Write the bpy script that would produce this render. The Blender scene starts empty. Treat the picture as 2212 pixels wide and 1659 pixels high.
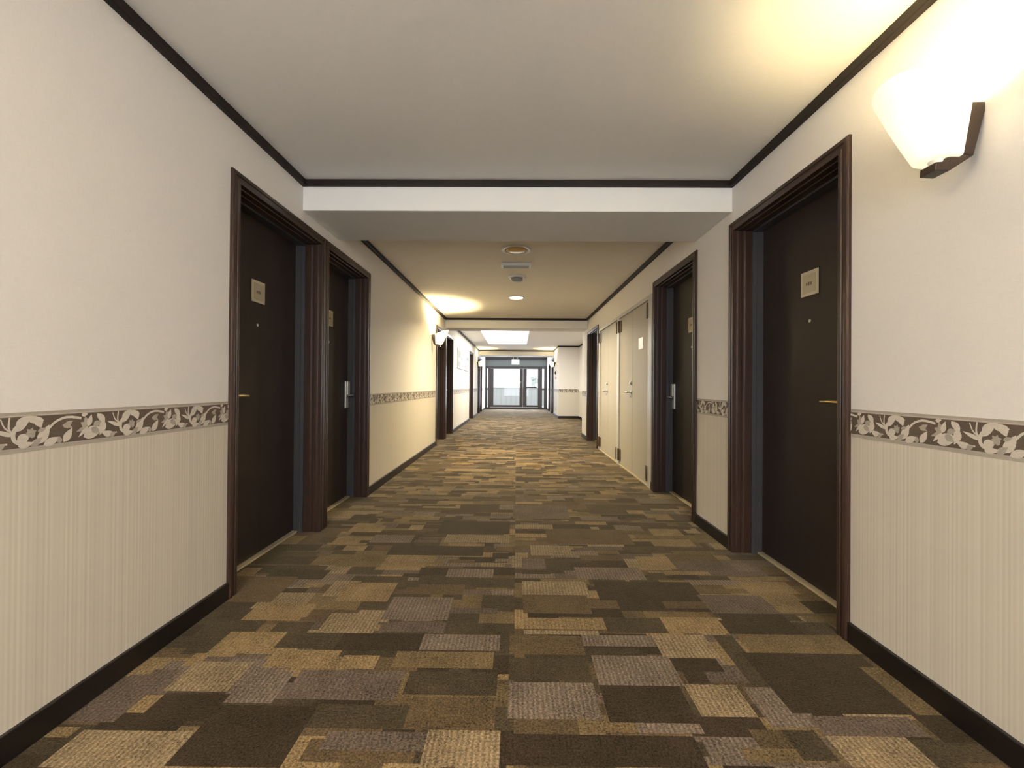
import bpy, math, random
import numpy as np
from mathutils import Matrix, Vector
S = bpy.context.scene
COL = S.collection
PI = math.pi

# ---------------------------------------------------------------- camera
HC = 1.05                                   # eye height
YAW, PITCH, ROLL, FPX = 0.00984914, -0.00483321, 0.00743222, 940.0
def cam_rot():
    cy, sy, cp, sp, cr, sr = math.cos(YAW), math.sin(YAW), math.cos(PITCH), math.sin(PITCH), math.cos(ROLL), math.sin(ROLL)
    Ry = np.array([[cy, 0, sy], [0, 1, 0], [-sy, 0, cy]])
    Rx = np.array([[1, 0, 0], [0, cp, -sp], [0, sp, cp]])
    Rz = np.array([[cr, -sr, 0], [sr, cr, 0], [0, 0, 1]])
    return Rz @ Rx @ Ry
_R = cam_rot()
_w = lambda v: Vector((v[0], v[2], -v[1]))
cam_data = bpy.data.cameras.new('camera')
cam_data.sensor_fit = 'HORIZONTAL'
cam_data.sensor_width = 36.0
cam_data.lens = 36.0 * FPX / 2212.0
cam_data.clip_start = 0.02
cam = bpy.data.objects.new('camera', cam_data)
COL.objects.link(cam)
r_, u_, b_ = _w(_R[0]), -_w(_R[1]), -_w(_R[2])
cam.matrix_world = Matrix(((r_.x, u_.x, b_.x, 0), (r_.y, u_.y, b_.y, 0), (r_.z, u_.z, b_.z, HC), (0, 0, 0, 1)))
S.camera = cam

# ---------------------------------------------------------------- world, exposure, large lights
S.view_settings.view_transform = 'Standard'
S.view_settings.look = 'None'
S.view_settings.gamma = 1.0
S.view_settings.use_curve_mapping = False
S.view_settings.exposure = 1.5
world = bpy.data.worlds.new('overcast_sky')
S.world = world
world.use_nodes = True
world.node_tree.nodes['Background'].inputs[0].default_value = (0.93, 0.96, 1.0, 1)
world.node_tree.nodes['Background'].inputs[1].default_value = 0.8

def area_light(name, loc, rot, sx, sy, power, color):
    d = bpy.data.lights.new(name, 'AREA')
    d.shape = 'RECTANGLE'; d.size = sx; d.size_y = sy; d.energy = power; d.color = color
    o = bpy.data.objects.new(name, d); COL.objects.link(o)
    o.location = loc; o.rotation_euler = rot
    return o
def point_light(name, loc, power, color, radius=0.04):
    d = bpy.data.lights.new(name, 'POINT')
    d.energy = power; d.color = color; d.shadow_soft_size = radius
    o = bpy.data.objects.new(name, d); COL.objects.link(o); o.location = loc
    return o
area_light('daylight_glazed_doors', (0, 19.72, 1.0), (PI / 2, 0, PI), 2.3, 1.7, 48, (0.80, 0.87, 1.0))
# fill added behind the viewer as window light; daylight by the glazed doors at the far end and by the light well
area_light('added_back_fill', (0, -3.42, 1.17), (PI / 2, 0, 0), 2.4, 2.2, 46, (0.88, 0.94, 1.0))

area_light('light_well', (-0.29, 11.8, 2.36), (0, 0, 0), 1.1, 3.4, 34, (1.0, 0.92, 0.72))

# ---------------------------------------------------------------- materials
def mat(name, col=(0.5, 0.5, 0.5), rough=0.5, metal=0.0, spec=0.5, emit=None, estr=0.0):
    m = bpy.data.materials.new(name); m.use_nodes = True
    p = m.node_tree.nodes['Principled BSDF']
    p.inputs['Base Color'].default_value = (*col, 1)
    p.inputs['Roughness'].default_value = rough
    p.inputs['Metallic'].default_value = metal
    p.inputs['Specular IOR Level'].default_value = spec
    if emit:
        p.inputs['Emission Color'].default_value = (*emit, 1)
        p.inputs['Emission Strength'].default_value = estr
    return m
class NT:
    """tiny node graph helper"""
    def __init__(s, m):
        s.m = m; s.t = m.node_tree; s.p = s.t.nodes['Principled BSDF']
    def n(s, kind, **kw):
        nd = s.t.nodes.new(kind)
        for k, v in kw.items():
            if k.startswith('_'): nd.inputs[k[1:]].default_value = v
            else: setattr(nd, k, v)
        return nd
    def l(s, a, b): s.t.links.new(a, b)
    def math(s, op, a, b=None, c=None):
        nd = s.n('ShaderNodeMath', operation=op)
        for i, v in enumerate((a, b, c)):
            if v is None: continue
            if hasattr(v, 'is_output'): s.l(v, nd.inputs[i])
            else: nd.inputs[i].default_value = v
        return nd.outputs[0]
    def mix(s, fac, a, b, blend='MIX'):
        nd = s.n('ShaderNodeMix', data_type='RGBA', blend_type=blend)
        for i, v in ((0, fac), (6, a), (7, b)):
            if hasattr(v, 'is_output'): s.l(v, nd.inputs[i])
            elif i == 0: nd.inputs[0].default_value = v
            else: nd.inputs[i].default_value = (*v, 1)
        return nd.outputs[2]
    def noise(s, scale, detail=2.0, vec=None, rough=0.5):
        nd = s.n('ShaderNodeTexNoise'); nd.inputs['Scale'].default_value = scale
        nd.inputs['Detail'].default_value = detail; nd.inputs['Roughness'].default_value = rough
        if vec is not None: s.l(vec, nd.inputs['Vector'])
        return nd.outputs['Fac']
    def coords(s, scale=(1, 1, 1)):
        tc = s.n('ShaderNodeTexCoord'); mp = s.n('ShaderNodeMapping')
        mp.inputs['Scale'].default_value = scale
        s.l(tc.outputs['Object'], mp.inputs['Vector'])
        return mp.outputs[0]
    def bump(s, h, strength, dist):
        b = s.n('ShaderNodeBump'); b.inputs['Strength'].default_value = strength; b.inputs['Distance'].default_value = dist
        s.l(h, b.inputs['Height']); s.l(b.outputs[0], s.p.inputs['Normal'])

def wallpaper(name):
    """linen-textured paper above the dado border, fine vertical stripes below it"""
    m = mat(name, rough=0.75, spec=0.25); g = NT(m)
    tc = g.n('ShaderNodeTexCoord'); sp = g.n('ShaderNodeSeparateXYZ'); g.l(tc.outputs['Object'], sp.inputs[0])
    weave = g.noise(1.0, 3.0, g.coords((60, 60, 420)))
    weave2 = g.noise(1.0, 2.0, g.coords((260, 260, 40)))
    wv = g.math('ADD', g.math('MULTIPLY', weave, 0.6), g.math('MULTIPLY', weave2, 0.4))
    up = g.mix(wv, (0.73, 0.70, 0.665), (0.84, 0.81, 0.775))
    run = g.math('ADD', sp.outputs['X'], sp.outputs['Y'])
    s1 = g.math('SINE', g.math('MULTIPLY', run, 2 * PI / 0.0145))
    s2 = g.noise(1.0, 1.0, g.coords((110, 110, 0.15)))
    st = g.math('ADD', g.math('MULTIPLY', s1, 0.12), s2)
    st = g.math('MULTIPLY_ADD', st, 1.3, -0.15)
    lo = g.mix(st, (0.54, 0.49, 0.41), (0.68, 0.63, 0.54))
    sel = g.math('LESS_THAN', sp.outputs['Z'], 0.9)
    g.l(g.mix(sel, up, lo), g.p.inputs['Base Color'])
    g.bump(wv, 0.12, 0.002)
    return m
M = {}
M['wall'] = wallpaper('wallpaper_mat')
def ceiling_mat():
    m = mat('ceiling_paper_mat', rough=0.85, spec=0.2); g = NT(m)
    w = g.noise(1.0, 3.0, g.coords((40, 320, 1)))
    w2 = g.noise(1.0, 3.0, g.coords((320, 40, 1)))
    s_ = g.math('ADD', g.math('MULTIPLY', w, 0.5), g.math('MULTIPLY', w2, 0.5))
    g.l(g.mix(s_, (0.79, 0.765, 0.725), (0.88, 0.855, 0.815)), g.p.inputs['Base Color'])
    g.bump(s_, 0.1, 0.002)
    return m
M['ceiling'] = ceiling_mat()
M['beam'] = mat('beam_paint_mat', (0.80, 0.785, 0.755), 0.8, spec=0.2)
def wood_mat(name, a, b, rough, spec=0.4):
    m = mat(name, rough=rough, spec=spec); g = NT(m)
    w = g.noise(1.0, 4.0, g.coords((60, 60, 2.2)))
    g.l(g.mix(w, a, b), g.p.inputs['Base Color'])
    return m
M['wood'] = wood_mat('dark_wood_mat', (0.024, 0.011, 0.0075), (0.052, 0.027, 0.018), 0.35)
M['leaf'] = wood_mat('door_leaf_mat', (0.020, 0.0145, 0.0135), (0.027, 0.0195, 0.018), 0.5, 0.3)
M['crown'] = mat('crown_trim_mat', (0.013, 0.008, 0.006), 0.55, spec=0.3)
M['base'] = mat('baseboard_mat', (0.008, 0.006, 0.005), 0.35)
M['metalframe'] = mat('painted_metal_frame_mat', (0.050, 0.048, 0.053), 0.42)
M['steel'] = mat('brushed_steel_mat', (0.62, 0.62, 0.60), 0.28, 1.0)
M['lock'] = mat('satin_nickel_mat', (0.62, 0.61, 0.57), 0.4, 0.45)
M['brass'] = mat('brass_mat', (0.74, 0.58, 0.30), 0.34, 1.0)
M['sill'] = mat('pale_brass_mat', (0.62, 0.52, 0.34), 0.45, 0.3)
M['plate'] = mat('cream_plate_mat', (0.58, 0.53, 0.40), 0.5)
M['plate_face'] = mat('cream_plate_face_mat', (0.46, 0.41, 0.30), 0.5)
M['ink'] = mat('faded_ink_mat', (0.16, 0.12, 0.07), 0.6)
M['utility'] = mat('beige_enamel_mat', (0.40, 0.37, 0.31), 0.55, spec=0.3)
M['utilframe'] = mat('grey_enamel_mat', (0.50, 0.49, 0.46), 0.4)
M['hinge'] = mat('bronze_hinge_mat', (0.10, 0.065, 0.03), 0.45, 0.3)
M['paper'] = mat('white_paper_mat', (0.90, 0.90, 0.86), 0.35)
M['white'] = mat('white_plastic_mat', (0.75, 0.74, 0.70), 0.45)
M['grey'] = mat('grey_plastic_mat', (0.30, 0.30, 0.28), 0.5)
M['iron'] = mat('bronze_bracket_mat', (0.035, 0.020, 0.012), 0.4, 0.2)
M['red'] = mat('red_enamel_mat', (0.5, 0.10, 0.08), 0.4)
M['alu'] = mat('dark_aluminium_mat', (0.075, 0.066, 0.066), 0.4, 0.3)
M['transom'] = mat('grey_green_panel_mat', (0.24, 0.27, 0.26), 0.6)
M['parapet'] = mat('pale_render_mat', (0.50, 0.50, 0.49), 0.8)
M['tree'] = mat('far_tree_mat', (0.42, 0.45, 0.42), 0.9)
M['diffuser'] = mat('lit_diffuser_mat', (0.9, 0.9, 0.88), 0.5, emit=(1.0, 0.98, 0.92), estr=3.0)
M['downlight'] = mat('lit_downlight_mat', (0.9, 0.85, 0.7), 0.5, emit=(1.0, 0.84, 0.55), estr=2.2)
M['exit'] = mat('lit_sign_mat', (0.8, 0.9, 0.85), 0.5, emit=(0.66, 1.0, 0.86), estr=0.33)
M['amber'] = mat('amber_reflector_mat', (0.62, 0.42, 0.16), 0.4, 0.2)
M['picmat'] = mat('pale_print_mat', (0.58, 0.60, 0.58), 0.5)
M['picgrey'] = mat('grey_print_mat', (0.15, 0.17, 0.16), 0.5)
M['picframe'] = mat('pale_frame_mat', (0.66, 0.65, 0.62), 0.4)
def shade_mat():
    m = mat('frosted_glass_shade_mat', (0.95, 0.92, 0.82), 0.6); g = NT(m)
    out = g.t.nodes['Material Output']
    g.p.inputs['Emission Color'].default_value = (1.0, 0.90, 0.66, 1)
    g.p.inputs['Emission Strength'].default_value = 0.24
    tr = g.n('ShaderNodeBsdfTranslucent'); tr.inputs[0].default_value = (0.92, 0.87, 0.72, 1)
    mx = g.n('ShaderNodeMixShader'); mx.inputs[0].default_value = 0.07
    g.l(g.p.outputs[0], mx.inputs[1]); g.l(tr.outputs[0], mx.inputs[2]); g.l(mx.outputs[0], out.inputs['Surface'])
    return m
M['shade'] = shade_mat()
def glass_mat():
    m = mat('window_glass_mat', (1, 1, 1), 0.05); g = NT(m)
    out = g.t.nodes['Material Output']
    tr = g.n('ShaderNodeBsdfTransparent'); gl = g.n('ShaderNodeBsdfGlossy'); gl.inputs['Roughness'].default_value = 0.02
    tr.inputs[0].default_value = (0.95, 0.97, 0.97, 1)
    mx = g.n('ShaderNodeMixShader'); mx.inputs[0].default_value = 0.02
    g.l(tr.outputs[0], mx.inputs[1]); g.l(gl.outputs[0], mx.inputs[2]); g.l(mx.outputs[0], out.inputs['Surface'])
    return m
M['glass'] = glass_mat()
def border_mats():
    def paper(name, a, b):
        m = mat(name, rough=0.7, spec=0.25); g = NT(m)
        n = g.noise(1.0, 3.0, g.coords((90, 90, 260)))
        g.l(g.mix(n, a, b), g.p.inputs['Base Color']); return m
    return [paper('border_taupe_mat', (0.36, 0.315, 0.265), (0.47, 0.42, 0.36)),
            paper('border_brown_mat', (0.085, 0.062, 0.045), (0.15, 0.115, 0.085)),
            paper('border_cream_mat', (0.50, 0.45, 0.385), (0.70, 0.65, 0.575)),
            paper('border_midtone_mat', (0.30, 0.265, 0.22), (0.47, 0.42, 0.36))]
M['border'] = border_mats()
def carpet_mat():
    m = mat('carpet_mat', rough=0.95, spec=0.1); g = NT(m)
    g.p.inputs['Sheen Weight'].default_value = 0.4; g.p.inputs['Sheen Roughness'].default_value = 0.25; g.p.inputs['Sheen Tint'].default_value = (0.85, 0.70, 0.42, 1)
    at = g.n('ShaderNodeAttribute', attribute_name='tint'); rd = g.n('ShaderNodeAttribute', attribute_name='ribbed')
    tc = g.n('ShaderNodeTexCoord'); sp = g.n('ShaderNodeSeparateXYZ'); g.l(tc.outputs['Object'], sp.inputs[0])
    pile = g.noise(150.0, 3.0, tc.outputs['Object'], 0.75)
    mott = g.noise(38.0, 3.0, tc.outputs['Object'], 0.6)
    soft = g.noise(5.5, 2.0, tc.outputs['Object'])
    wob = g.math('MULTIPLY_ADD', g.noise(45.0, 2.0, tc.outputs['Object']), 0.014, sp.outputs['X'])
    rib = g.math('SINE', g.math('MULTIPLY', wob, 2 * PI / 0.0165))
    rib = g.math('MULTIPLY', g.math('MULTIPLY_ADD', rib, 0.5, 0.5), rd.outputs['Fac'])
    k = g.math('ADD', g.math('MULTIPLY_ADD', pile, 3.4, -0.85), g.math('MULTIPLY_ADD', mott, 0.7, -0.35))
    k = g.math('ADD', k, g.math('MULTIPLY_ADD', soft, 0.8, -0.4))
    k = g.math('MULTIPLY', k, g.math('MULTIPLY_ADD', rib, -0.38, 1.08))
    cr = g.n('ShaderNodeCombineXYZ')
    for i in range(3): g.l(k, cr.inputs[i])
    g.l(g.mix(1.0, at.outputs['Color'], cr.outputs[0], 'MULTIPLY'), g.p.inputs['Base Color'])
    g.bump(g.math('SUBTRACT', pile, g.math('MULTIPLY', rib, 0.5)), 0.5, 0.006)
    return m
M['carpet'] = carpet_mat()

# ---------------------------------------------------------------- mesh helpers
class MB:
    def __init__(s): s.v = []; s.f = []; s.mi = []; s.sm = []
    def add(s, vs, fs, mi=0, smooth=False):
        o = len(s.v); s.v += [tuple(v) for v in vs]
        for f in fs: s.f.append([o + i for i in f]); s.mi.append(mi); s.sm.append(smooth)
        return s
    def box(s, x0, x1, y0, y1, z0, z1, mi=0):
        x0, x1 = sorted((x0, x1)); y0, y1 = sorted((y0, y1)); z0, z1 = sorted((z0, z1))
        v = [(x, y, z) for z in (z0, z1) for y in (y0, y1) for x in (x0, x1)]
        return s.add(v, [(0, 2, 3, 1), (4, 5, 7, 6), (0, 1, 5, 4), (2, 6, 7, 3), (0, 4, 6, 2), (1, 3, 7, 5)], mi)
    def lathe(s, prof, n=32, mat4=None, mi=0, smooth=True, cap0=True, cap1=True):
        vs = []; fs = []
        for r, z in prof:
            for k in range(n):
                a = 2 * PI * k / n; vs.append(Vector((r * math.cos(a), r * math.sin(a), z)))
        for i in range(len(prof) - 1):
            for k in range(n):
                k2 = (k + 1) % n; fs.append((i * n + k, i * n + k2, (i + 1) * n + k2, (i + 1) * n + k))
        if mat4 is not None: vs = [mat4 @ v for v in vs]
        s.add(vs, fs, mi, smooth)
        o = len(s.v) - len(vs)
        if cap0: s.f.append([o + k for k in reversed(range(n))]); s.mi.append(mi); s.sm.append(False)
        if cap1:
            b = o + (len(prof) - 1) * n; s.f.append([b + k for k in range(n)]); s.mi.append(mi); s.sm.append(False)
        return s
    def tube(s, pts, rad, n=12, mi=0):
        pts = [Vector(p) for p in pts]; rad = rad if isinstance(rad, (list, tuple)) else [rad] * len(pts)
        vs = []; fs = []
        d0 = (pts[1] - pts[0]).normalized(); ref = Vector((0, 0, 1)) if abs(d0.z) < 0.9 else Vector((1, 0, 0))
        for i, p in enumerate(pts):
            d = (pts[min(i + 1, len(pts) - 1)] - pts[max(i - 1, 0)]).normalized()
            a = d.cross(ref).normalized(); b = d.cross(a)
            for k in range(n):
                t = 2 * PI * k / n; vs.append(p + (a * math.cos(t) + b * math.sin(t)) * rad[i])
        for i in range(len(pts) - 1):
            for k in range(n):
                k2 = (k + 1) % n; fs.append((i * n + k, i * n + k2, (i + 1) * n + k2, (i + 1) * n + k))
        fs.append(tuple(reversed(range(n)))); fs.append(tuple((len(pts) - 1) * n + k for k in range(n)))
        return s.add(vs, fs, mi, True)
    def sweep(s, path, prof, mi=0):
        """path: list of rings given as functions of a profile point -> 3D"""
        n = len(prof); vs = [fn(o, d) for fn in path for (o, d) in prof]; fs = []
        for i in range(len(path) - 1):
            for k in range(n):
                k2 = (k + 1) % n; fs.append((i * n + k, i * n + k2, (i + 1) * n + k2, (i + 1) * n + k))
        fs.append(tuple(range(n))); fs.append(tuple(reversed(range((len(path) - 1) * n, len(path) * n))))
        return s.add(vs, fs, mi)
    def build(s, name, mats, parent=None, bevel=0.0):
        me = bpy.data.meshes.new(name); me.from_pydata(s.v, [], s.f)
        mats = mats if isinstance(mats, (list, tuple)) else [mats]
        for m in mats: me.materials.append(m)
        me.polygons.foreach_set('material_index', s.mi); me.polygons.foreach_set('use_smooth', s.sm)
        import bmesh
        bm = bmesh.new(); bm.from_mesh(me); bmesh.ops.recalc_face_normals(bm, faces=bm.faces); bm.to_mesh(me); bm.free()
        o = bpy.data.objects.new(name, me); COL.objects.link(o)
        if parent is not None:
            o.parent = parent
            o.matrix_parent_inverse = Matrix.Translation(-Vector(parent.location))
        if bevel:
            b = o.modifiers.new('bevel', 'BEVEL'); b.width = bevel; b.segments = 2; b.limit_method = 'ANGLE'; b.angle_limit = 0.6
        return o
def tag(o, label, cat, group=None, kind=None):
    if label: o['label'] = label
    if cat: o['category'] = cat
    if group: o['group'] = group
    if kind: o['kind'] = kind
    return o
def empty(name, loc, label, cat, group=None, kind=None):
    o = bpy.data.objects.new(name, None); COL.objects.link(o); o.location = loc; o.empty_display_size = 0.1
    return tag(o, label, cat, group, kind)
def structure(mb, name, mats, label, cat, bevel=0.0):
    return tag(mb.build(name, mats, None, bevel), label, cat, None, 'structure')

# ---------------------------------------------------------------- the corridor shell
WL, WR, CZ = -1.407, 1.393, 2.385
Y0, Y1 = -3.5, 19.8
ZT, CW = 2.055, 0.0575                       # clear door height, casing width
ALC0, ALC1, ALCX = 9.22, 14.30, 2.06         # lift alcove on the right
# clear openings (near, far) of the hinged doors on each side
L_OPEN = [(2.170, 3.095), (3.210, 4.070), (7.640, 8.560), (8.675, 9.540), (13.055, 14.045), (15.760, 16.660), (16.775, 17.640)]
R_OPEN = [(1.882, 2.790), (3.425, 4.375), (7.460, 8.480), (16.230, 17.080), (17.760, 18.640)]
UTIL = (4.475, 7.320, 2.015)
def wall_mb(xin, xout, holes, y0, y1):
    mb = MB(); c = y0
    for a, b, t in holes:
        mb.box(xin, xout, c, a, 0, CZ + 0.05); mb.box(xin, xout, a, b, t, CZ + 0.05); c = b
    mb.box(xin, xout, c, y1, 0, CZ + 0.05)
    return mb
def unit_holes(ops):
    out = []
    for a, b in ops:
        if out and a - out[-1][1] < 0.2: out[-1] = (out[-1][0], b + 0.035, ZT + 0.035)
        else: out.append((a - 0.035, b + 0.035, ZT + 0.035))
    return out
lh = unit_holes(L_OPEN)
rh = unit_holes(R_OPEN)
structure(wall_mb(WL, WL - 0.26, lh, Y0, Y1 + 0.1), 'wall_left', M['wall'], 'long left corridor wall in cream linen paper above striped dado paper', 'wall')
rw = wall_mb(WR, WR + 0.26, sorted([h for h in rh if h[1] < ALC0] + [UTIL]), Y0, ALC0)
rw2 = wall_mb(WR, WR + 0.26, [h for h in rh if h[0] > ALC1], ALC1 + 0.2, Y1 + 0.1)
rw.add(rw2.v, rw2.f)
structure(rw, 'wall_right', M['wall'], 'long right corridor wall in cream linen paper above striped dado paper', 'wall')
al = MB().box(WR, ALCX + 0.26, ALC1, ALC1 + 0.2, 0, CZ + 0.05).box(ALCX, ALCX + 0.26, ALC0 - 0.1, ALC1, 0, CZ + 0.05).box(WR + 0.26, ALCX, ALC0 - 0.2, ALC0, 0, CZ + 0.05)
structure(al, 'wall_alcove', M['wall'], 'cream papered wall of the side alcove facing down the corridor', 'wall')
# back wall behind the viewer; wide window added to light the near bay
bw = MB().box(WL - 0.26, -1.2, Y0 - 0.2, Y0, 0, CZ + 0.05).box(1.2, WR + 0.26, Y0 - 0.2, Y0, 0, CZ + 0.05).box(-1.2, 1.2, Y0 - 0.2, Y0, 0, 0.04).box(-1.2, 1.2, Y0 - 0.2, Y0, 2.3, CZ + 0.05)
structure(bw, 'wall_back', M['wall'], 'corridor end wall around the added window', 'wall')
w1 = MB().box(-1.2, -1.14, Y0 - 0.14, Y0 - 0.06, 0.04, 2.3).box(1.14, 1.2, Y0 - 0.14, Y0 - 0.06, 0.04, 2.3).box(-1.14, 1.14, Y0 - 0.14, Y0 - 0.06, 0.04, 0.10).box(-1.14, 1.14, Y0 - 0.14, Y0 - 0.06, 2.24, 2.3).box(-0.03, 0.03, Y0 - 0.14, Y0 - 0.06, 0.10, 2.24)
w1o = structure(w1, 'added_window_1', M['alu'], 'wide dark framed window added unseen at the near corridor end', 'window')
MB().box(-1.14, -0.03, Y0 - 0.104, Y0 - 0.098, 0.10, 2.24).box(0.03, 1.14, Y0 - 0.104, Y0 - 0.098, 0.10, 2.24).build('added_window_pane', M['glass'], w1o)
cm = MB().box(WL - 0.26, ALCX + 0.26, Y0 - 0.2, Y1 + 0.2, CZ, CZ + 0.06)
structure(cm, 'ceiling', M['ceiling'], 'flat papered corridor ceiling', 'ceiling')
def beam(y0, y1, label):
    mb = MB().box(WL, WR, y0, y1, 2.19, CZ)
    structure(mb, 'ceiling_beam', M['beam'], label, 'beam', 0.004)
beam(2.83, 3.42, 'broad white ceiling beam above the nearest doors')
beam(8.56, 9.02, 'second ceiling beam, beyond the round ceiling fittings')
beam(16.25, 17.05, 'farthest ceiling beam, in front of the glazed entrance')

# carpet: patchwork of rectangular tufted blocks, one tint per block
PAL = {'T': (0.335, 0.232, 0.117), 'L': (0.375, 0.278, 0.164), 'D': (0.050, 0.034, 0.021), 'O': (0.074, 0.055, 0.032),
       'M': (0.136, 0.092, 0.049), 'B': (0.205, 0.144, 0.072), 'G': (0.162, 0.121, 0.094), 'P': (0.250, 0.190, 0.146)}
RIB = {'T': 0.55, 'L': 1.0, 'P': 1.0, 'G': 0.6, 'D': 0.0, 'O': 0.0, 'M': 0.15, 'B': 0.3}
BLOCKS = "T,-1.19,-0.94,1.96,2.08;L,-0.95,-0.82,2.16,2.33;T,-0.87,-0.61,2.11,2.31;L,-0.83,-0.60,1.84,2.00;G,-0.58,-0.30,1.85,1.93;P,-0.60,-0.30,1.95,2.16;T,-1.19,-0.94,1.69,1.84;T,-0.93,-0.67,1.61,1.72;L,-1.19,-0.98,1.48,1.64;G,-0.77,-0.39,1.45,1.60;O,-0.38,-0.06,1.48,1.60;P,-0.37,-0.06,1.73,1.84;B,-0.46,-0.07,1.62,1.72;D,-0.71,-0.38,1.72,1.84;O,-0.96,-0.71,1.73,1.84;P,-0.97,-0.80,1.43,1.59;D,-1.17,-0.95,1.35,1.47;G,-1.43,-1.23,1.34,1.55;L,-1.30,-0.90,1.18,1.31;D,-0.96,-0.63,1.19,1.42;G,-0.56,-0.26,1.25,1.32;L,-0.26,-0.04,1.20,1.33;D,-0.04,-0.01,1.20,1.33;T,-1.40,-1.32,1.28,1.32;O,-0.63,-0.32,1.33,1.43;M,-0.33,-0.06,1.33,1.47;L,0.04,0.38,2.20,2.35;M,0.04,0.36,2.02,2.20;D,0.42,0.95,2.15,2.36;T,0.05,0.40,1.89,1.98;L,0.05,0.37,1.85,1.88;O,0.40,0.67,1.87,1.99;T,0.67,0.93,1.87,2.00;G,0.93,1.24,2.04,2.22;T,1.21,1.46,2.24,2.38;D,0.95,1.25,1.87,2.04;P,0.29,0.59,1.77,1.85;L,0.59,0.81,1.70,1.86;P,0.30,0.60,1.54,1.71;O,-0.01,0.29,1.56,1.69;M,-0.01,0.29,1.71,1.84;D,0.60,0.79,1.62,1.70;L,0.60,0.78,1.40,1.55;P,0.81,0.96,1.36,1.54;D,0.31,0.59,1.37,1.54;P,-0.01,0.29,1.38,1.55;O,0.84,0.93,1.55,1.86;B,0.94,1.38,1.74,1.87;D,0.90,1.36,1.42,1.74;B,1.31,1.56,1.42,1.66;G,0.94,1.27,1.33,1.41;L,0.94,1.19,1.22,1.33;D,1.29,1.48,1.31,1.42;D,-0.01,0.55,1.21,1.32;P,0.39,0.59,1.33,1.37;O,0.83,0.93,1.24,1.35;T,-0.75,-0.47,2.58,2.70;L,0.10,0.36,2.71,2.88;P,0.34,0.72,2.38,2.54;T,0.74,0.94,2.53,2.71;T,0.99,1.21,3.09,3.24;T,0.93,1.21,2.89,3.02;D,-0.55,-0.03,3.09,3.38;L,-0.47,-0.03,2.92,3.07;P,-0.98,-0.69,2.90,3.05;D,-0.80,-0.19,2.69,2.85;T,-1.20,-0.95,3.10,3.25;D,-1.35,-1.03,2.34,2.46;M,-1.55,-1.17,2.09,2.37;T,-1.10,-0.95,2.75,2.84;L,0.01,0.29,3.21,3.31;D,0.29,0.57,3.22,3.33;L,-0.01,0.05,2.53,2.70;M,0.23,0.81,2.91,3.21;G,-0.01,0.44,3.46,3.86;O,0.63,0.94,3.61,3.89"
def carpet():
    rng = random.Random(11)
    xe = np.arange(-1.66, 1.661, 0.02)
    xe2 = np.concatenate([xe, np.arange(1.70, 2.3, 0.1)])
    ye = np.concatenate([np.arange(-4.7, 0.9, 0.1), np.arange(0.9, 5.0, 0.01), np.arange(5.0, 9.0, 0.02), np.arange(9.0, 20.31, 0.04)])
    xe = xe2; nx, ny = len(xe) - 1, len(ye) - 1
    tint = np.zeros((ny, nx, 3)); rib = np.zeros((ny, nx))
    xc = (xe[1:] + xe[:-1]) / 2; yc = (ye[1:] + ye[:-1]) / 2
    def paint(k, x0, x1, y0, y1, j=1.0):
        ix = np.nonzero((xc >= x0) & (xc < x1))[0]; iy = np.nonzero((yc >= y0) & (yc < y1))[0]
        if len(ix) and len(iy):
            tint[iy[0]:iy[-1] + 1, ix[0]:ix[-1] + 1] = np.array(PAL[k]) * j * 0.72
            rib[iy[0]:iy[-1] + 1, ix[0]:ix[-1] + 1] = RIB[k]
    keys = 'TTLDDDOOOMMMBBGGPP'
    for half in ((-1.7, 0.0), (0.0, 2.4)):
        paint('M', half[0], half[1], -5, 21)
        y = -5.0
        while y < 20.4:                                   # base rows
            d = rng.choice((0.06, 0.08, 0.10, 0.125, 0.16)); x = half[0] - rng.random() * 0.2
            while x < half[1]:
                w = rng.choice((0.15, 0.2, 0.25, 0.25, 0.33, 0.42))
                paint(rng.choice(keys), max(x, half[0]), min(x + w, half[1]), y, y + d * rng.choice((0.8, 1, 1, 1.5)), rng.uniform(0.85, 1.12)); x += w
            y += d
        for _ in range(1500):                             # overlapping accents
            x = rng.uniform(half[0], half[1]); y = rng.uniform(-5, 20.3)
            w = rng.choice((0.10, 0.15, 0.25, 0.3)); d = rng.choice((0.05, 0.08, 0.11))
            paint(rng.choice(keys), max(x, half[0]), min(x + w, half[1]), y, y + d, rng.uniform(0.85, 1.12))
    for b in BLOCKS.split(';'):
        k, x0, x1, y0, y1 = b.split(','); paint(k, float(x0), float(x1), float(y0), float(y1))
    me = bpy.data.meshes.new('floor')
    X, Y = np.meshgrid(xe, ye); co = np.stack([X, Y, np.zeros_like(X)], -1).reshape(-1, 3)
    i = (np.arange(ny)[:, None] * (nx + 1) + np.arange(nx)[None, :]).reshape(-1)
    q = np.stack([i, i + 1, i + nx + 2, i + nx + 1], 1)
    me.vertices.add(len(co)); me.vertices.foreach_set('co', co.reshape(-1))
    me.loops.add(q.size); me.loops.foreach_set('vertex_index', q.reshape(-1).astype(np.int32))
    me.polygons.add(len(q)); me.polygons.foreach_set('loop_start', (np.arange(len(q)) * 4).astype(np.int32))
    me.polygons.foreach_set('loop_total', np.full(len(q), 4, np.int32))
    me.update(calc_edges=True); me.validate()
    a = me.attributes.new('tint', 'FLOAT_COLOR', 'CORNER')
    c4 = np.concatenate([tint.reshape(-1, 3), np.ones((len(q), 1))], 1)
    a.data.foreach_set('color', np.repeat(c4, 4, 0).reshape(-1).astype(np.float32))
    r = me.attributes.new('ribbed', 'FLOAT', 'CORNER')
    r.data.foreach_set('value', np.repeat(rib.reshape(-1), 4).astype(np.float32))
    me.materials.append(M['carpet'])
    o = bpy.data.objects.new('floor', me); COL.objects.link(o)
    tag(o, 'brown and tan patchwork carpet running the length of the corridor', 'floor', None, 'structure')
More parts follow.
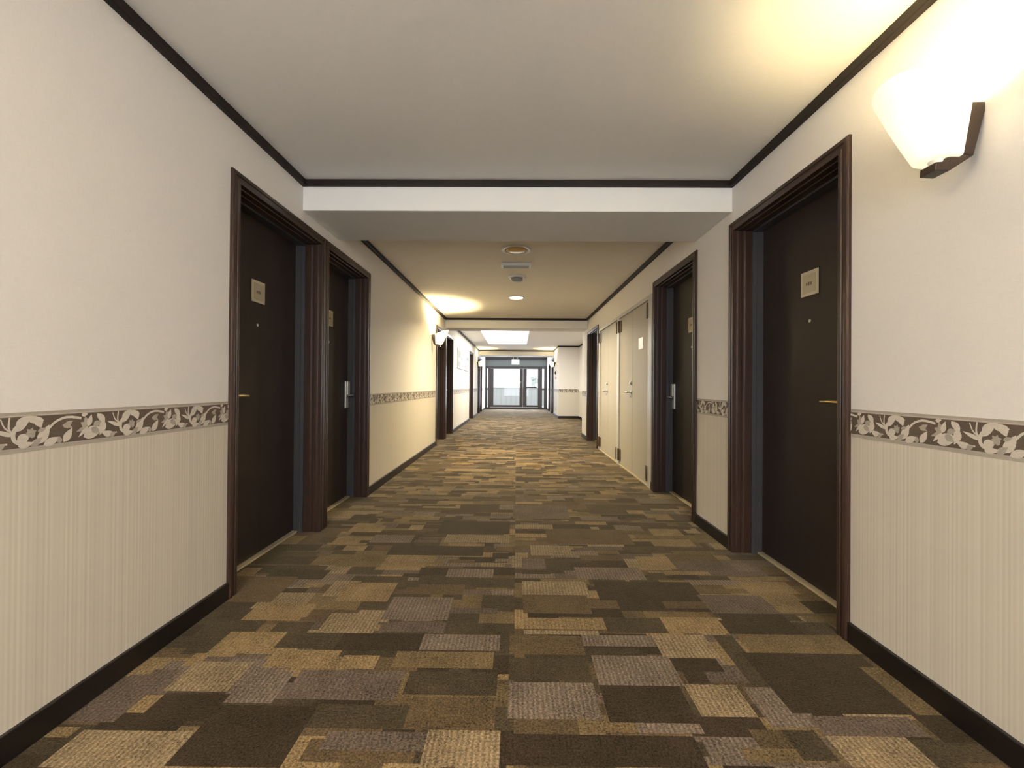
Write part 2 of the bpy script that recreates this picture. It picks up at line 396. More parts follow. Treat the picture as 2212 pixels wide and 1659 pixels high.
carpet()

# crown trim: dark square moulding under the ceiling
def trim_runs(name, runs, label):
    mb = MB()
    for kind, a, b, c in runs:
        z0 = CZ - 0.04
        if kind == 'L': mb.box(WL - 0.002, WL + 0.03, a, b, z0, CZ + 0.002)
        elif kind == 'R': mb.box(WR - 0.03, WR + 0.002, a, b, z0, CZ + 0.002)
        elif kind == 'F': mb.box(a, b, c - 0.024, c + 0.002, z0, CZ + 0.002)      # on a face looking at the viewer
        elif kind == 'A': mb.box(ALCX - 0.03, ALCX + 0.002, a, b, z0, CZ + 0.002)
    structure(mb, name, M['crown'], label, 'trim', 0.004)
trim_runs('trim_1', [('L', Y0, 2.83, 0), ('R', Y0, 2.83, 0), ('F', WL, WR, 2.83)], 'dark moulding along the ceiling edge of the nearest bay')
trim_runs('trim_2', [('L', 3.42, 8.56, 0), ('R', 3.42, 8.56, 0), ('F', WL, WR, 8.56)], 'dark moulding along the ceiling edge of the middle bay')
trim_runs('trim_3', [('L', 9.02, 16.25, 0), ('R', 9.02, ALC0, 0), ('A', ALC0, ALC1, 0), ('F', WR, ALCX, ALC1), ('R', ALC1, 16.25, 0), ('F', WL, WR, 16.25)], 'dark moulding along the ceiling edge of the far bay')

# plain wall runs between the door casings
def runs_between(units, y0, y1):
    out = []; c = y0
    for a, b in units: out.append((c, a)); c = b
    out.append((c, y1)); return out
e = CW - 0.035 + 0.0005
LU = [(a - e, b + e) for a, b, _ in lh]
RU1 = sorted([(a - e, b + e) for a, b, _ in rh if b < ALC0] + [(UTIL[0] - 0.0, UTIL[1] + 0.0)])
RU2 = [(a - e, b + e) for a, b, _ in rh if a > ALC1]
L_RUNS = runs_between(LU, Y0, Y1)
R_RUNS = runs_between(RU1, Y0, ALC0) + runs_between(RU2, ALC1, Y1)
bl = MB(); br = MB()
for a, b in L_RUNS: bl.box(WL - 0.002, WL + 0.014, a, b, 0, 0.082)
for a, b in R_RUNS:
    if b - a > 0.03: br.box(WR - 0.014, WR + 0.002, a, b, 0, 0.082)
br.box(WR - 0.014, ALCX, ALC1 - 0.014, ALC1 + 0.002, 0, 0.082).box(ALCX - 0.014, ALCX + 0.002, ALC0, ALC1, 0, 0.082)
structure(bl, 'baseboard_left', M['base'], 'black skirting along the foot of the left wall', 'baseboard', 0.003)
structure(br, 'baseboard_right', M['base'], 'black skirting along the foot of the right wall', 'baseboard', 0.003)

# floral paper border at dado height (pattern in metres: u along the wall, v up; one repeat = 0.33 m)
PER, BH, BZ = 0.33, 0.115, 0.850
def leafpoly(u, v, ang, ln, wd, n=7, bend=0.0):
    a = math.radians(ang); ca, sa = math.cos(a), math.sin(a); pts = []
    def P(t, s):
        w = wd * 0.5 * math.sin(PI * t ** 0.75) * s
        x = t * ln; y = w + bend * ln * math.sin(PI * t)
        return (u + x * ca - y * sa, v + x * sa + y * ca)
    for i in range(n + 1): pts.append(P(i / n, 1))
    for i in range(n - 1, 0, -1): pts.append(P(i / n, -1))
    return pts
def ribbon(ctrl, w0, w1, n=14):
    out_l, out_r = [], []; m = len(ctrl) - 1
    def cat(t):
        k = min(int(t * m), m - 1); f = t * m - k
        p = [Vector(ctrl[max(0, min(m, k + d))]) for d in (-1, 0, 1, 2)]
        return 0.5 * ((2 * p[1]) + (p[2] - p[0]) * f + (2 * p[0] - 5 * p[1] + 4 * p[2] - p[3]) * f * f + (3 * p[1] - p[0] - 3 * p[2] + p[3]) * f ** 3)
    for i in range(n + 1):
        t = i / n; p = cat(t); d = (cat(min(1, t + 0.01)) - cat(max(0, t - 0.01))).normalized(); w = (w0 + (w1 - w0) * t) / 2
        out_l.append((p.x - d.y * w, p.y + d.x * w)); out_r.append((p.x + d.y * w, p.y - d.x * w))
    return [[out_l[i], out_l[i + 1], out_r[i + 1], out_r[i]] for i in range(n)]
def motif():
    U = PER; V = 0.088; polys = []            # (layer, material, polygon); v measured from the bottom of the dark band
    L = lambda u, v, ang, ln, wd, mi=2, ly=2, bend=0.0: polys.append((ly, mi, leafpoly(u * U, v * V, ang, ln, wd, 7, bend)))
    def Rb(ctrl, w0, w1, mi=2, ly=1):
        for q in ribbon([(a * U, b * V) for a, b in ctrl], w0, w1): polys.append((ly, mi, q))
    Rb([(-0.14, 0.10), (-0.03, 0.10), (0.07, 0.42), (0.16, 0.78), (0.27, 0.92), (0.40, 0.84)], 0.006, 0.008)
    L(0.02, 0.08, 62, 0.062, 0.030); L(0.06, 0.02, 22, 0.052, 0.024); L(-0.04, 0.02, 40, 0.038, 0.020, 3)
    L(0.235, 0.04, 58, 0.050, 0.024); L(0.20, 0.02, 95, 0.022, 0.016, 3)
    L(0.24, 0.60, 30, 0.030, 0.016, 3); L(0.22, 0.66, -20, 0.034, 0.014, 3); L(0.27, 0.52, 75, 0.022, 0.012, 3)
    for a, ln, w, mi in ((150, 0.030, 0.020, 3), (110, 0.036, 0.020, 3), (75, 0.040, 0.018, 2), (200, 0.042, 0.014, 3), (225, 0.046, 0.012, 2)):
        L(0.47, 0.52, a, ln, w, mi)
    L(0.56, 0.98, -60, 0.050, 0.022, 2, 3, 0.12); L(0.62, 0.72, -102, 0.052, 0.026, 2, 3, 0.10)
    L(0.42, 0.14, 18, 0.074, 0.040, 2, 3, 0.06); L(0.50, 0.46, -35, 0.036, 0.022, 3, 4); L(0.52, 0.55, 20, 0.030, 0.020, 3, 4)
    L(0.40, 0.95, 10, 0.022, 0.014, 2, 2)
    Rb([(0.64, 0.28), (0.71, 0.20), (0.78, 0.18)], 0.004, 0.005)
    L(0.735, 0.17, 168, 0.044, 0.022, 2, 2, 0.12); L(0.70, 0.05, 30, 0.026, 0.016, 3)
    Rb([(0.83, 0.42), (0.79, 0.66), (0.795, 1.02)], 0.007, 0.004); Rb([(0.82, 0.50), (0.76, 0.70), (0.73, 0.98)], 0.005, 0.003); L(0.825, 0.42, 158, 0.056, 0.013)
    Rb([(0.90, 0.10), (0.83, 0.28), (0.83, 0.60), (0.90, 0.86)], 0.010, 0.012)
    L(0.845, 0.55, 48, 0.062, 0.028, 2, 3, 0.10); L(0.93, 0.92, -6, 0.044, 0.022, 2, 3); L(1.00, 1.00, -70, 0.036, 0.026, 2, 4)
    L(0.85, 0.22, 30, 0.040, 0.028, 2, 3); L(0.86, 0.06, 12, 0.040, 0.018, 2, 3)
    for a in (20, 75, 130, 190, 250, 310): L(0.955, 0.48, a, 0.016, 0.010, 3, 4)
    L(1.01, 0.50, 20, 0.026, 0.012, 3, 3); L(0.96, 0.30, 60, 0.020, 0.010, 3, 4)
    return polys
MOTIF = motif()
def clip_u(poly, lo, hi):
    def half(ps, f):
        out = []
        for i in range(len(ps)):
            a, b = ps[i - 1], ps[i]; fa, fb = f(a), f(b)
            if (fa >= 0) != (fb >= 0):
                t = fa / (fa - fb); out.append((a[0] + (b[0] - a[0]) * t, a[1] + (b[1] - a[1]) * t))
            if fb >= 0: out.append(b)
        return out
    p = half(poly, lambda q: q[0] - lo)
    return half(p, lambda q: hi - q[0]) if p else p
def border(mb, length, phase, put):
    """put(u, v, lift) -> point; the strip starts at u = 0"""
    def rect(v0, v1, mi, lift):
        n = max(1, int(length / 0.3)); 
        mb.add([put(length * i / n, v, lift) for i in range(n + 1) for v in (v0, v1)], [(2 * i, 2 * i + 2, 2 * i + 3, 2 * i + 1) for i in range(n)], mi)
    rect(0, BH, 0, 0.0008); rect(0.014, 0.102, 1, 0.0012)
    rect(0.0065, 0.0085, 3, 0.0011); rect(0.1045, 0.1060, 2, 0.0011); rect(0.1105, 0.1120, 3, 0.0011)
    k = -1
    while k * PER - phase < length + 0.1:
        for pi_, (ly, mi, poly) in enumerate(MOTIF):
            q = clip_u([(u + k * PER - phase, min(v, 0.091) + 0.012) for u, v in poly], 0, length)
            if len(q) > 2: mb.add([put(u, v, 0.0014 + 0.00022 * ly + 0.0000025 * pi_) for u, v in q], [tuple(range(len(q)))], mi)
        k += 1
lb = MB(); rb = MB()
for a, b in L_RUNS:
    a = max(a, -0.6)
    if b - a > 0.03: border(lb, b - a, (a - 1.262) % PER, lambda u, v, t, a=a: (WL + t, a + u, BZ + v))
for a, b in R_RUNS:
    a = max(a, -0.6)
    if b - a > 0.03: border(rb, b - a, (1.590 - b) % PER, lambda u, v, t, b=b: (WR - t, b - u, BZ + v))
border(rb, ALCX - WR, 0.0, lambda u, v, t: (WR + u, ALC1 - t, BZ + v))
structure(lb, 'trim_4', M['border'], 'brown and cream scrolling flower paper border on the left wall', 'wallpaper border')
structure(rb, 'trim_5', M['border'], 'brown and cream scrolling flower paper border on the right wall', 'wallpaper border')

# ---------------------------------------------------------------- hinged doors
CASING = [(CW, -0.003), (CW, 0.012), (0.050, 0.018), (0.036, 0.018), (0.033, 0.011), (0.018, 0.011), (0.015, 0.016), (0.0, 0.016), (0.0, -0.012),
          (-0.005, -0.016), (-0.005, -0.040), (0.0, -0.044), (0.0, -0.058), (-0.005, -0.062), (-0.005, -0.104), (0.030, -0.104), (0.030, -0.003)]
STOPS = [(0.030, -0.104), (-0.016, -0.104), (-0.016, -0.128), (-0.013, -0.132), (-0.013, -0.172), (0.030, -0.172)]
DEPTH = 0.172
def door_frame_parts(side, a, b, root, zt=ZT):
    W = WR if side > 0 else WL
    rings = [lambda o, d: (W - side * d, a - o, 0.0), lambda o, d: (W - side * d, a - o, zt + o), lambda o, d: (W - side * d, b + o, zt + o), lambda o, d: (W - side * d, b + o, 0.0)]
    MB().sweep(rings, CASING).build('door_casing', M['wood'], root, 0.0015)
    MB().sweep(rings, STOPS).build('door_frame', M['metalframe'], root)
def lever(side, x, y, z, direc, matl, parent, neck=0.058, ln=0.115):
    """handle on a leaf whose face is at x; direc = +1 points away from the viewer"""
    q = -side
    mb = MB()
    mb.tube([(x, y, z), (x + q * 0.006, y, z)], 0.024, 18)
    pts = [(x, y, z), (x + q * neck * 0.7, y, z), (x + q * neck * 0.95, y + direc * 0.008, z), (x + q * neck, y + direc * 0.03, z), (x + q * neck, y + direc * ln * 0.7, z + 0.001), (x + q * (neck - 0.004), y + direc * ln, z - 0.002)]
    mb.tube(pts, [0.009, 0.009, 0.0095, 0.009, 0.008, 0.0085], 12)
    return mb.build('lever_handle', matl, parent)
DOOR_NO = [0]
def door(side, a, b, label, latch='near', hardware='brass', detail=True, plate=True, sill=True):
    DOOR_NO[0] += 1
    W = WR if side > 0 else WL
    root = empty('door_%d' % DOOR_NO[0], (W, (a + b) / 2, 0), label, 'door', None, 'structure')
    door_frame_parts(side, a, b, root)
    xf = W + side * DEPTH
    leaf = MB().box(xf, xf + side * 0.045, a - 0.006, b + 0.006, 0.016, ZT + 0.006).build('door_leaf', M['leaf'], root)
    if sill:
        MB().box(W + side * 0.142, W + side * 0.250, a - 0.02, b + 0.02, 0.0, 0.011).build('threshold_strip', M['sill'], root, 0.003)
    q = -side; yc = (a + b) / 2
    if plate:
        p = MB().box(xf, xf + q * 0.006, yc - 0.066, yc + 0.066, 1.545, 1.677, 0)
        p.box(xf + q * 0.006, xf + q * 0.0075, yc - 0.050, yc + 0.050, 1.561, 1.661, 1)
        for k, (dy, h) in enumerate(((-0.017, 0.016), (0.0, 0.019), (0.016, 0.015))):
            p.box(xf + q * 0.0075, xf + q * 0.0079, yc + dy - 0.006, yc + dy + 0.006, 1.607 - h * 0.4, 1.607 + h * 0.6, 2)
        tag(p.build('room_plate', [M['plate'], M['plate_face'], M['ink']], leaf, 0.002), 'square cream room plate', None)
        if detail:
            mt = Matrix.Translation((xf, yc, 1.41)) @ Matrix.Rotation(q * PI / 2, 4, 'Y')
            MB().lathe([(0.009, 0), (0.009, 0.003), (0.005, 0.0045), (0.003, 0.003)], 16, mt).build('peephole', M['lock'], leaf)
    edge = a if latch == 'near' else b; dr = 1 if latch == 'near' else -1
    if hardware == 'brass':
        tag(lever(side, xf, edge + dr * 0.085, 0.985, dr, M['brass'], leaf, 0.060, 0.205), 'slim brass lever handle', None)
    elif hardware == 'lock':
        yl = edge - 0.062
        mb = MB().box(xf, xf + q * 0.018, yl - 0.032, yl + 0.032, 0.835, 1.085).box(xf + q * 0.014, xf + q * 0.034, yl - 0.030, yl + 0.030, 0.955, 1.083)
        lk = mb.build('card_lock', M['lock'], leaf, 0.006)
        tag(lk, 'tall pale metal card lock', None)
        lever(side, xf + q * 0.016, yl, 0.955, -1, M['steel'], leaf, 0.062, 0.125)
    return root
d = L_OPEN
door(-1, *d[0], 'nearest left door, dark brown leaf with slim brass lever and cream plate', 'near', 'brass')
door(-1, *d[1], 'dark left door with tall pale card lock, sharing a post with the nearest left door', 'far', 'lock')
door(-1, *d[2], 'dark left door just beyond the lit wall lamp of the middle bay', 'near', 'brass', False)
door(-1, *d[3], 'dark left door just before the pale framed pictures', 'far', 'lock', False)
door(-1, *d[4], 'brown single door on the left wall past the pale framed pictures', 'near', 'brass', False)
door(-1, *d[5], 'dark left door behind the farthest left wall lamp', 'near', 'brass', False)
door(-1, *d[6], 'last dark door on the left wall before the glazed entrance', 'far', 'lock', False)
d = R_OPEN
door(1, *d[0], 'nearest right door, dark brown leaf beside the large lit wall lamp', 'near', 'brass')
door(1, *d[1], 'dark right door with pale card lock, between short papered wall and beige cupboards', 'far', 'lock')
door(1, *d[2], 'dark right door past the beige cupboard doors, before the alcove', 'near', 'brass', False)
door(1, *d[3], 'dark right door beyond the alcove, under the farthest right wall lamp', 'near', 'brass', False)
door(1, *d[4], 'last dark door on the right wall before the glazed entrance', 'far', 'lock', False)

# beige steel service doors on the right: two pairs
def utility(a, b, near_jamb, far_jamb, label, notice):
    DOOR_NO[0] += 1
    root = empty('door_%d' % DOOR_NO[0], (WR, (a + b) / 2, 0), label, 'door', None, 'structure')
    x0 = WR; T = UTIL[2]
    fr = MB().box(x0 - 0.010, x0 + 0.10, a, a + near_jamb, 0, T).box(x0 - 0.010, x0 + 0.10, b - far_jamb, b, 0, T).box(x0 - 0.010, x0 + 0.10, a + near_jamb, b - far_jamb, T - 0.04, T)
    fr.box(x0 + 0.10, x0 + 0.26, a, b, 0, T + 0.0)
    fr.build('door_frame', M['utilframe'], root, 0.003)
    MB().box(x0 - 0.004, x0 + 0.1, a + near_jamb, b - far_jamb, 0, 0.018).build('threshold_strip', M['sill'], root, 0.002)
    y0, y1 = a + near_jamb + 0.004, b - far_jamb - 0.004; ym = (y0 + y1) / 2
    leaves = []
    for p, q in ((y0, ym - 0.002), (ym + 0.002, y1)):
        leaves.append(MB().box(x0 + 0.006, x0 + 0.05, p, q, 0.022, T - 0.044).build('door_leaf', M['utility'], root, 0.003))
    for lf, yh in ((leaves[0], y0), (leaves[1], y1)):
        s_ = 1 if lf is leaves[0] else -1
        for zc in (1.86, 0.14):
            h = MB().box(x0 - 0.006, x0 + 0.008, yh - s_ * 0.004, yh + s_ * 0.075, zc - 0.075, zc + 0.075)
            h.tube([(x0 - 0.012, yh - s_ * 0.004, zc - 0.08), (x0 - 0.012, yh - s_ * 0.004, zc + 0.08)], 0.011, 12)
            tag(h.build('pivot_hinge', M['hinge'], lf, 0.002), 'bronze brown pivot hinge', None)
    lever(1, x0 + 0.006, ym + 0.06, 0.985, 1, M['steel'], leaves[1], 0.05, 0.11)
    kp = MB().tube([(x0 + 0.007, ym + 0.06, 1.10), (x0 - 0.004, ym + 0.06, 1.10)], 0.024, 18).tube([(x0 - 0.004, ym + 0.06, 1.10), (x0 - 0.016, ym + 0.06, 1.10)], [0.014, 0.011], 16)
    kp.build('key_cylinder', M['steel'], leaves[1])
    if notice:
        nb = MB().box(x0 + 0.0065, x0 + 0.003, y0 + 0.215, y0 + 0.385, 1.475, 1.605)
        tag(nb.build('paper_notice', M['paper'], leaves[0], 0.001), 'small bright white notice', None)
    return root
utility(4.478, 5.940, 0.125, 0.045, 'nearer pair of beige steel cupboard doors with white notice and lever', True)
utility(5.944, 7.317, 0.060, 0.045, 'farther pair of beige steel cupboard doors next to a dark room door', False)

# ---------------------------------------------------------------- glazed entrance at the far end
def entrance():
    DOOR_NO[0] += 1
    ye = Y1
    root = empty('door_%d' % DOOR_NO[0], (0, ye, 0), 'dark framed glazed entrance doors with side lights at the corridor end', 'door', None, 'structure')
    A, B = ye, ye + 0.09
    f = MB()
    for x0, x1 in ((WL, -1.34), (-1.285, -1.18), (1.00, 1.175), (1.265, WR)): f.box(x0, x1, A, B, 0.0, 1.95)
    f.box(WL, WR, A - 0.005, B, 1.845, 1.95); f.box(WL, WR, A - 0.01, B, 0.0, 0.085)
    f.build('door_frame', M['alu'], root, 0.004)
    MB().box(WL, WR, A + 0.02, B, 1.95, 2.24).build('transom_panel', M['transom'], root)
    MB().box(WL, WR, A - 0.004, B, 2.225, CZ).build('head_panel', M['alu'], root)
    for x0, x1 in ((-1.34, -1.285), (1.175, 1.265)):
        sl = MB().box(x0, x1, A + 0.04, A + 0.048, 0.085, 1.845).build('side_light', M['glass'], root)
        MB().box(x0, x1, A + 0.02, A + 0.07, 0.88, 0.93).build('glazing_bar', M['alu'], sl)
    for nm, x0, x1, g0, g1 in (('door_leaf', -1.18, 0.305, -1.04, 0.150), ('door_leaf', 0.311, 1.0, 0.475, 0.985)):
        lf = MB().box(x0, g0, A + 0.015, A + 0.065, 0.095, 1.84).box(g1, x1, A + 0.015, A + 0.065, 0.095, 1.84)
        lf.box(g0, g1, A + 0.015, A + 0.065, 0.095, 0.185).box(g0, g1, A + 0.015, A + 0.065, 1.825, 1.84)
        o = lf.build(nm, M['alu'], root, 0.003)
        MB().box(g0, g1, A + 0.037, A + 0.044, 0.185, 1.825).build('glass_pane', M['glass'], o)
        if g0 > 0:
            MB().box(g0 - 0.05, g1 - 0.06, A - 0.045, A - 0.01, 0.97, 1.03).box(g0 - 0.05, g0 - 0.02, A - 0.02, A + 0.02, 0.98, 1.02).build('push_bar', M['alu'], o, 0.004)
        else:
            MB().tube([(g1 + 0.06, A + 0.015, 0.98), (g1 + 0.06, A - 0.05, 0.98), (g1 + 0.06, A - 0.05, 1.25), (g1 + 0.06, A + 0.015, 1.25)], 0.012).build('pull_handle', M['steel'], o)
    return root
entrance()
wf = MB().box(WL - 0.26, WL, Y1 + 0.1, Y1 + 0.2, 0, CZ + 0.05).box(WR, WR + 0.26, Y1 + 0.1, Y1 + 0.2, 0, CZ + 0.05).box(WL - 0.26, WR + 0.26, Y1 + 0.1, Y1 + 0.2, CZ - 0.03, CZ + 0.05)
structure(wf, 'wall_front', M['wall'], 'outer wall ends around the glazed entrance', 'wall')
terr = MB().box(-6, 6, Y1 + 0.2, 24.2, -0.06, -0.005)
structure(terr, 'terrace', M['parapet'], 'pale terrace paving outside the glazed entrance', 'terrace')
pp = MB().box(-6, 6, 24.0, 24.2, -0.01, 0.93).box(-6, 6, 23.96, 24.24, 0.93, 0.97)
for k in range(-20, 21): pp.box(k * 0.28 - 0.012, k * 0.28 + 0.012, 23.985, 24.0, 0.02, 0.92)
pp = tag(pp.build('parapet', M['parapet'], None, 0.004), 'pale ribbed parapet wall of the terrace outside the glass doors', 'wall', None, 'structure')
tr = empty('tree', (1.42, 34.0, 0), 'hazy grey tree beyond the parapet seen through the right-hand glass', 'tree')
MB().tube([(1.42, 34, -0.3), (1.43, 34, 0.8), (1.40, 34, 1.3)], [0.06, 0.05, 0.03], 10).build('trunk', M['tree'], tr)
cr = MB(); rng = random.Random(4)
for k in range(9):
    c = Vector((1.42 + rng.uniform(-0.2, 0.2), 34 + rng.uniform(-0.2, 0.2), 1.35 + rng.uniform(-0.3, 0.35)))
    cr.lathe([(0.02, -0.17), (0.13, -0.1), (0.18, 0.0), (0.13, 0.11), (0.02, 0.17)], 9, Matrix.Translation(c) @ Matrix.Rotation(rng.random() * 3, 4, 'X'))
cr.build('crown', M['tree'], tr)

# ---------------------------------------------------------------- wall lamps
WARM = (1.0, 0.80, 0.42)
def make_sconce(label):
    """built at the origin: wall plane x = 0, lamp reaching out along +x"""
    root = empty('wall_lamp', (0, 0, 0), label, 'wall lamp', 'bracket wall lamps with glass shades')
    def slab(pr):
        n = len(pr); vs = [(x, y, z) for y in (-0.026, 0.026) for x, z in pr]
        return MB().add(vs, [tuple(range(n)), tuple(reversed(range(n, 2 * n)))] + [(k, (k + 1) % n, n + (k + 1) % n, n + k) for k in range(n)])
    slab([(0.0, 0.162), (0.0, 0.135), (0.034, 0.0), (0.084, 0.006), (0.070, 0.060), (0.054, 0.162)]).build('back_bracket', M['iron'], root, 0.003)
    slab([(0.036, 0.0), (0.106, -0.046), (0.148, -0.044), (0.146, -0.020), (0.122, -0.018), (0.118, -0.008), (0.084, 0.006)]).build('arm', M['iron'], root, 0.002)
    # glass: rings from the small foot to the wide mouth, the mouth tipped up on the side away from the wall
    def ring(t, dr, n=48):
        cx, cz, r, tilt = 0.118 + 0.052 * t, -0.004 + 0.200 * t, 0.056 + 0.062 * t + dr, math.radians(19) * t ** 1.3
        return [(cx + r * math.cos(k * 2 * PI / n) * math.cos(tilt), r * math.sin(k * 2 * PI / n), cz + r * math.cos(k * 2 * PI / n) * math.sin(tilt)) for k in range(n)]
    rings = [ring(0.0, -0.030), ring(0.0, -0.008), ring(0.03, 0.0)] + [ring(t, 0.0) for t in (0.2, 0.4, 0.6, 0.8, 0.97)] + [ring(1.0, -0.001), ring(1.0, -0.004)] + [ring(t, -0.005) for t in (0.95, 0.7, 0.45, 0.2, 0.06)] + [ring(0.035, -0.030)]
    n = 48; vs = [v for r in rings for v in r]
    fs = [(i * n + k, i * n + (k + 1) % n, (i + 1) * n + (k + 1) % n, (i + 1) * n + k) for i in range(len(rings) - 1) for k in range(n)]
    sm = MB().add(vs, fs, 0, True); sm.add(rings[0], [tuple(range(n))]); sm.add(rings[-1], [tuple(range(n))])
    sm.build('lamp_shade', M['shade'], root)
    MB().lathe([(0.020, -0.022), (0.022, -0.006), (0.020, 0.028), (0.014, 0.034)], 20, Matrix.Translation((0.118, 0, 0))).build('lamp_holder', M['white'], root)
    return root
def dup(root, loc, rz, label):
    r = root.copy(); COL.objects.link(r); r.location = loc; r.rotation_euler = (0, 0, rz); r['label'] = label
    for c in list(root.children):
        k = c.copy(); COL.objects.link(k); k.parent = r
    return r
def glow(root, power, col=WARM):
    m = Matrix.Translation(root.location) @ Matrix.Rotation(root.rotation_euler[2], 4, 'Z')
    point_light('lamp_bulb_glow', m @ Vector((0.150, 0, 0.115)), power, col, 0.03)
lamp = make_sconce('large lit cream glass wall lamp beside the nearest right door')
spots = [((WR, 1.333, 1.748), PI, None, 5.5), ((WL, 7.20, 1.735), 0, 'lit wall lamp on the left wall of the middle bay, before two dark doors', 44),
         ((WL, 15.45, 1.745), 0, 'small far wall lamp on the left wall near the glazed entrance', 14), ((WR, 15.45, 1.745), PI, 'small far wall lamp on the right wall above the red bell', 14)]
src = lamp
for loc, rz, lb, pw in spots:
    if lb is None: src.location = loc; src.rotation_euler = (0, 0, rz); o = src
    else: o = dup(src, loc, rz, lb)
    glow(o, pw)

# ---------------------------------------------------------------- things on the ceiling
def at(x, y): return Matrix.Translation((x, y, CZ)) @ Matrix.Rotation(PI, 4, 'X')
t = empty('recessed_lamp', (-0.01, 4.25, CZ), 'unlit amber recessed ceiling lamp nearest to the white beam', 'ceiling lamp')
MB().lathe([(0.150, 0.0), (0.150, 0.006), (0.138, 0.010), (0.112, 0.007), (0.108, 0.002)], 40, at(-0.01, 4.25)).build('trim_ring', M['white'], t)
MB().lathe([(0.109, 0.003), (0.085, 0.012), (0.05, 0.018), (0.01, 0.020)], 36, at(-0.01, 4.25)).build('reflector', M['amber'], t)
MB().box(-0.085, 0.065, 4.245, 4.255, CZ - 0.024, CZ - 0.005).build('lamp_bar', M['brass'], t)
t = empty('ceiling_vent', (-0.01, 4.74, CZ), 'flat grey ceiling vent box between amber lamp and smoke detector', 'ceiling vent')
MB().box(-0.178, 0.158, 4.685, 4.80, CZ - 0.034, CZ).build('vent_box', M['white'], t, 0.008)
vg = MB()
for k in range(4): vg.box(-0.150, 0.130, 4.702 + k * 0.024, 4.712 + k * 0.024, CZ - 0.037, CZ - 0.033)
vg.build('grille', M['grey'], t)
t = empty('smoke_detector', (0.0, 5.30, CZ), 'small domed grey smoke detector on the middle bay ceiling', 'smoke detector')
MB().lathe([(0.105, 0.0), (0.105, 0.014), (0.092, 0.022)], 36, at(0, 5.30)).build('base', M['white'], t)
MB().lathe([(0.070, 0.022), (0.070, 0.044), (0.056, 0.058), (0.03, 0.064), (0.005, 0.065)], 32, at(0, 5.30)).build('sensor_dome', M['grey'], t)
t = empty('downlight', (-0.01, 6.52, CZ), 'round lit ceiling lamp beyond the smoke detector', 'ceiling lamp')
MB().lathe([(0.125, 0.0), (0.125, 0.010), (0.108, 0.014), (0.100, 0.008)], 40, at(-0.01, 6.52)).build('trim_ring', M['white'], t)
dl = area_light('downlight_beam', (-0.01, 6.52, CZ - 0.035), (0, 0, 0), 0.17, 0.17, 31, (1.0, 0.82, 0.48)); dl.data.shape = 'DISK'; dl.data.spread = math.radians(150)
MB().lathe([(0.102, 0.004), (0.095, 0.018), (0.06, 0.026), (0.01, 0.028)], 36, at(-0.01, 6.52)).build('lit_lens', M['downlight'], t)
# copies of the wall lamp added unseen behind the viewer to brighten the near ceiling
for x_, y_, rz_, pw_ in ((WL, -0.45, 0, 128), (WR, -0.7, PI, 135)):
    o = dup(src, (x_, y_, 1.745), rz_, 'added unseen glass fill lamp on the %s wall behind the camera' % ('left' if x_ < 0 else 'right')); glow(o, pw_, (1.0, 0.86, 0.66))
t = empty('ceiling_light_panel', (-0.29, 11.8, CZ), 'bright white rectangular ceiling light panel of the far bay', 'ceiling light')
fr = MB()
x0, x1, y0, y1 = -0.90, 0.32, 10.0, 13.72
for bx in ((x0, x0 + 0.03, y0, y1), (x1 - 0.03, x1, y0, y1), (x0, x1, y0, y0 + 0.03), (x0, x1, y1 - 0.03, y1)): fr.box(*bx, CZ - 0.012, CZ)
fr.build('frame', M['white'], t, 0.002)
MB().box(x0 + 0.03, x1 - 0.03, y0 + 0.03, y1 - 0.03, CZ - 0.007, CZ - 0.001).build('diffuser', M['diffuser'], t)
t = empty('exit_sign', (-0.035, 16.9, 2.19), 'small glowing pale green exit sign hanging before the glazed entrance', 'exit sign')
MB().box(-0.19, 0.12, 16.87, 16.92, 1.885, 2.085).build('housing', M['white'], t, 0.004)
MB().box(-0.178, 0.108, 16.866, 16.872, 1.897, 2.073).build('lit_face', M['exit'], t)
MB().tube([(-0.12, 16.895, 2.085), (-0.12, 16.895, 2.195)], 0.01).build('hanger', M['white'], t)
MB().tube([(0.05, 16.895, 2.085), (0.05, 16.895, 2.195)], 0.01).build('hanger', M['white'], t)

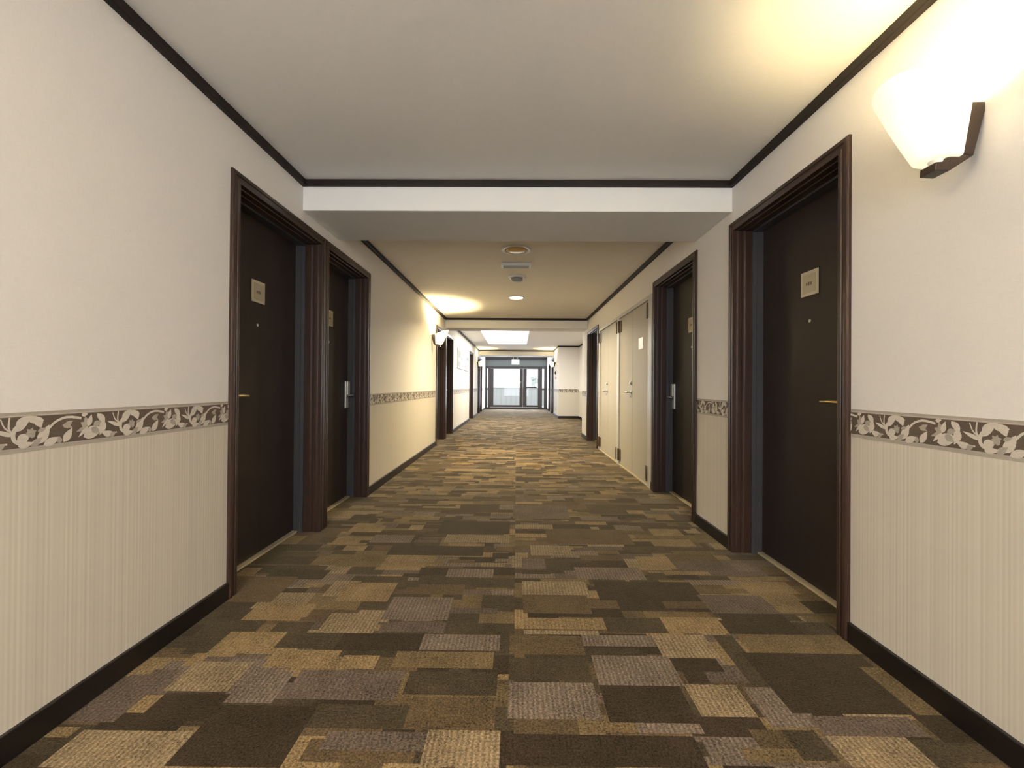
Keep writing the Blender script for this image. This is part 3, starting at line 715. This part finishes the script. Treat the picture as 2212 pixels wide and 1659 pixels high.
# ---------------------------------------------------------------- things on the far walls
def picture(a, b, blobs, label):
    t = empty('framed_picture', (WL, (a + b) / 2, 1.72), label, 'picture', 'pale framed pictures on the left wall')
    z0, z1 = 1.47, 1.95; f = MB(); w = 0.03
    for by in ((a, a + w, z0, z1), (b - w, b, z0, z1), (a + w, b - w, z0, z0 + w), (a + w, b - w, z1 - w, z1)): f.box(WL, WL + 0.022, *by)
    f.build('frame', M['picframe'], t, 0.002)
    p = MB().box(WL + 0.001, WL + 0.010, a + w, b - w, z0 + w, z1 - w, 0)
    for u0, u1, v0, v1 in blobs:
        L_, H_ = b - a - 2 * w, z1 - z0 - 2 * w
        p.box(WL + 0.010, WL + 0.0106, a + w + u0 * L_, a + w + u1 * L_, z0 + w + v0 * H_, z0 + w + v1 * H_, 1)
    p.build('print', [M['picmat'], M['picgrey']], t)
picture(10.30, 11.42, [(0.04, 0.55, 0.55, 0.97), (0.04, 0.50, 0.03, 0.34), (0.62, 0.9, 0.42, 0.66)], 'pale framed picture nearer the dark left doors, large grey patch at upper corner')
picture(11.55, 12.75, [(0.50, 0.95, 0.60, 0.86), (0.05, 0.38, 0.03, 0.30), (0.55, 0.97, 0.03, 0.34)], 'pale framed picture nearer the brown single door, two grey patches along its bottom')
t = empty('alarm_bell', (WR, 15.30, 1.53), 'small round dull red alarm bell on the far right wall', 'alarm bell')
mt = Matrix.Translation((WR, 15.30, 1.53)) @ Matrix.Rotation(-PI / 2, 4, 'Y')
MB().lathe([(0.07, 0.0), (0.07, 0.012), (0.062, 0.03), (0.045, 0.042), (0.01, 0.048)], 28, mt).build('gong', M['hinge'], t)
MB().lathe([(0.014, 0.046), (0.014, 0.052), (0.006, 0.056)], 16, mt).build('cap', M['red'], t)
t = empty('call_point', (WR, 15.25, 1.345), 'faded red round call point below the alarm bell', 'call point')
mt = Matrix.Translation((WR, 15.25, 1.345)) @ Matrix.Rotation(-PI / 2, 4, 'Y')
MB().lathe([(0.05, 0.0), (0.05, 0.015), (0.044, 0.022), (0.02, 0.022)], 26, mt).build('body', M['red'], t)
MB().lathe([(0.018, 0.022), (0.018, 0.026), (0.004, 0.027)], 18, mt).build('button', M['white'], t)
t = empty('wall_socket', (WR, 15.15, 0.27), 'small grey wall socket low on the far right wall', 'wall socket')
MB().box(WR, WR - 0.008, 15.11, 15.19, 0.21, 0.33).build('plate', M['grey'], t, 0.002)
MB().box(WR - 0.008, WR - 0.011, 15.13, 15.17, 0.245, 0.295).build('outlet', M['hinge'], t, 0.001)
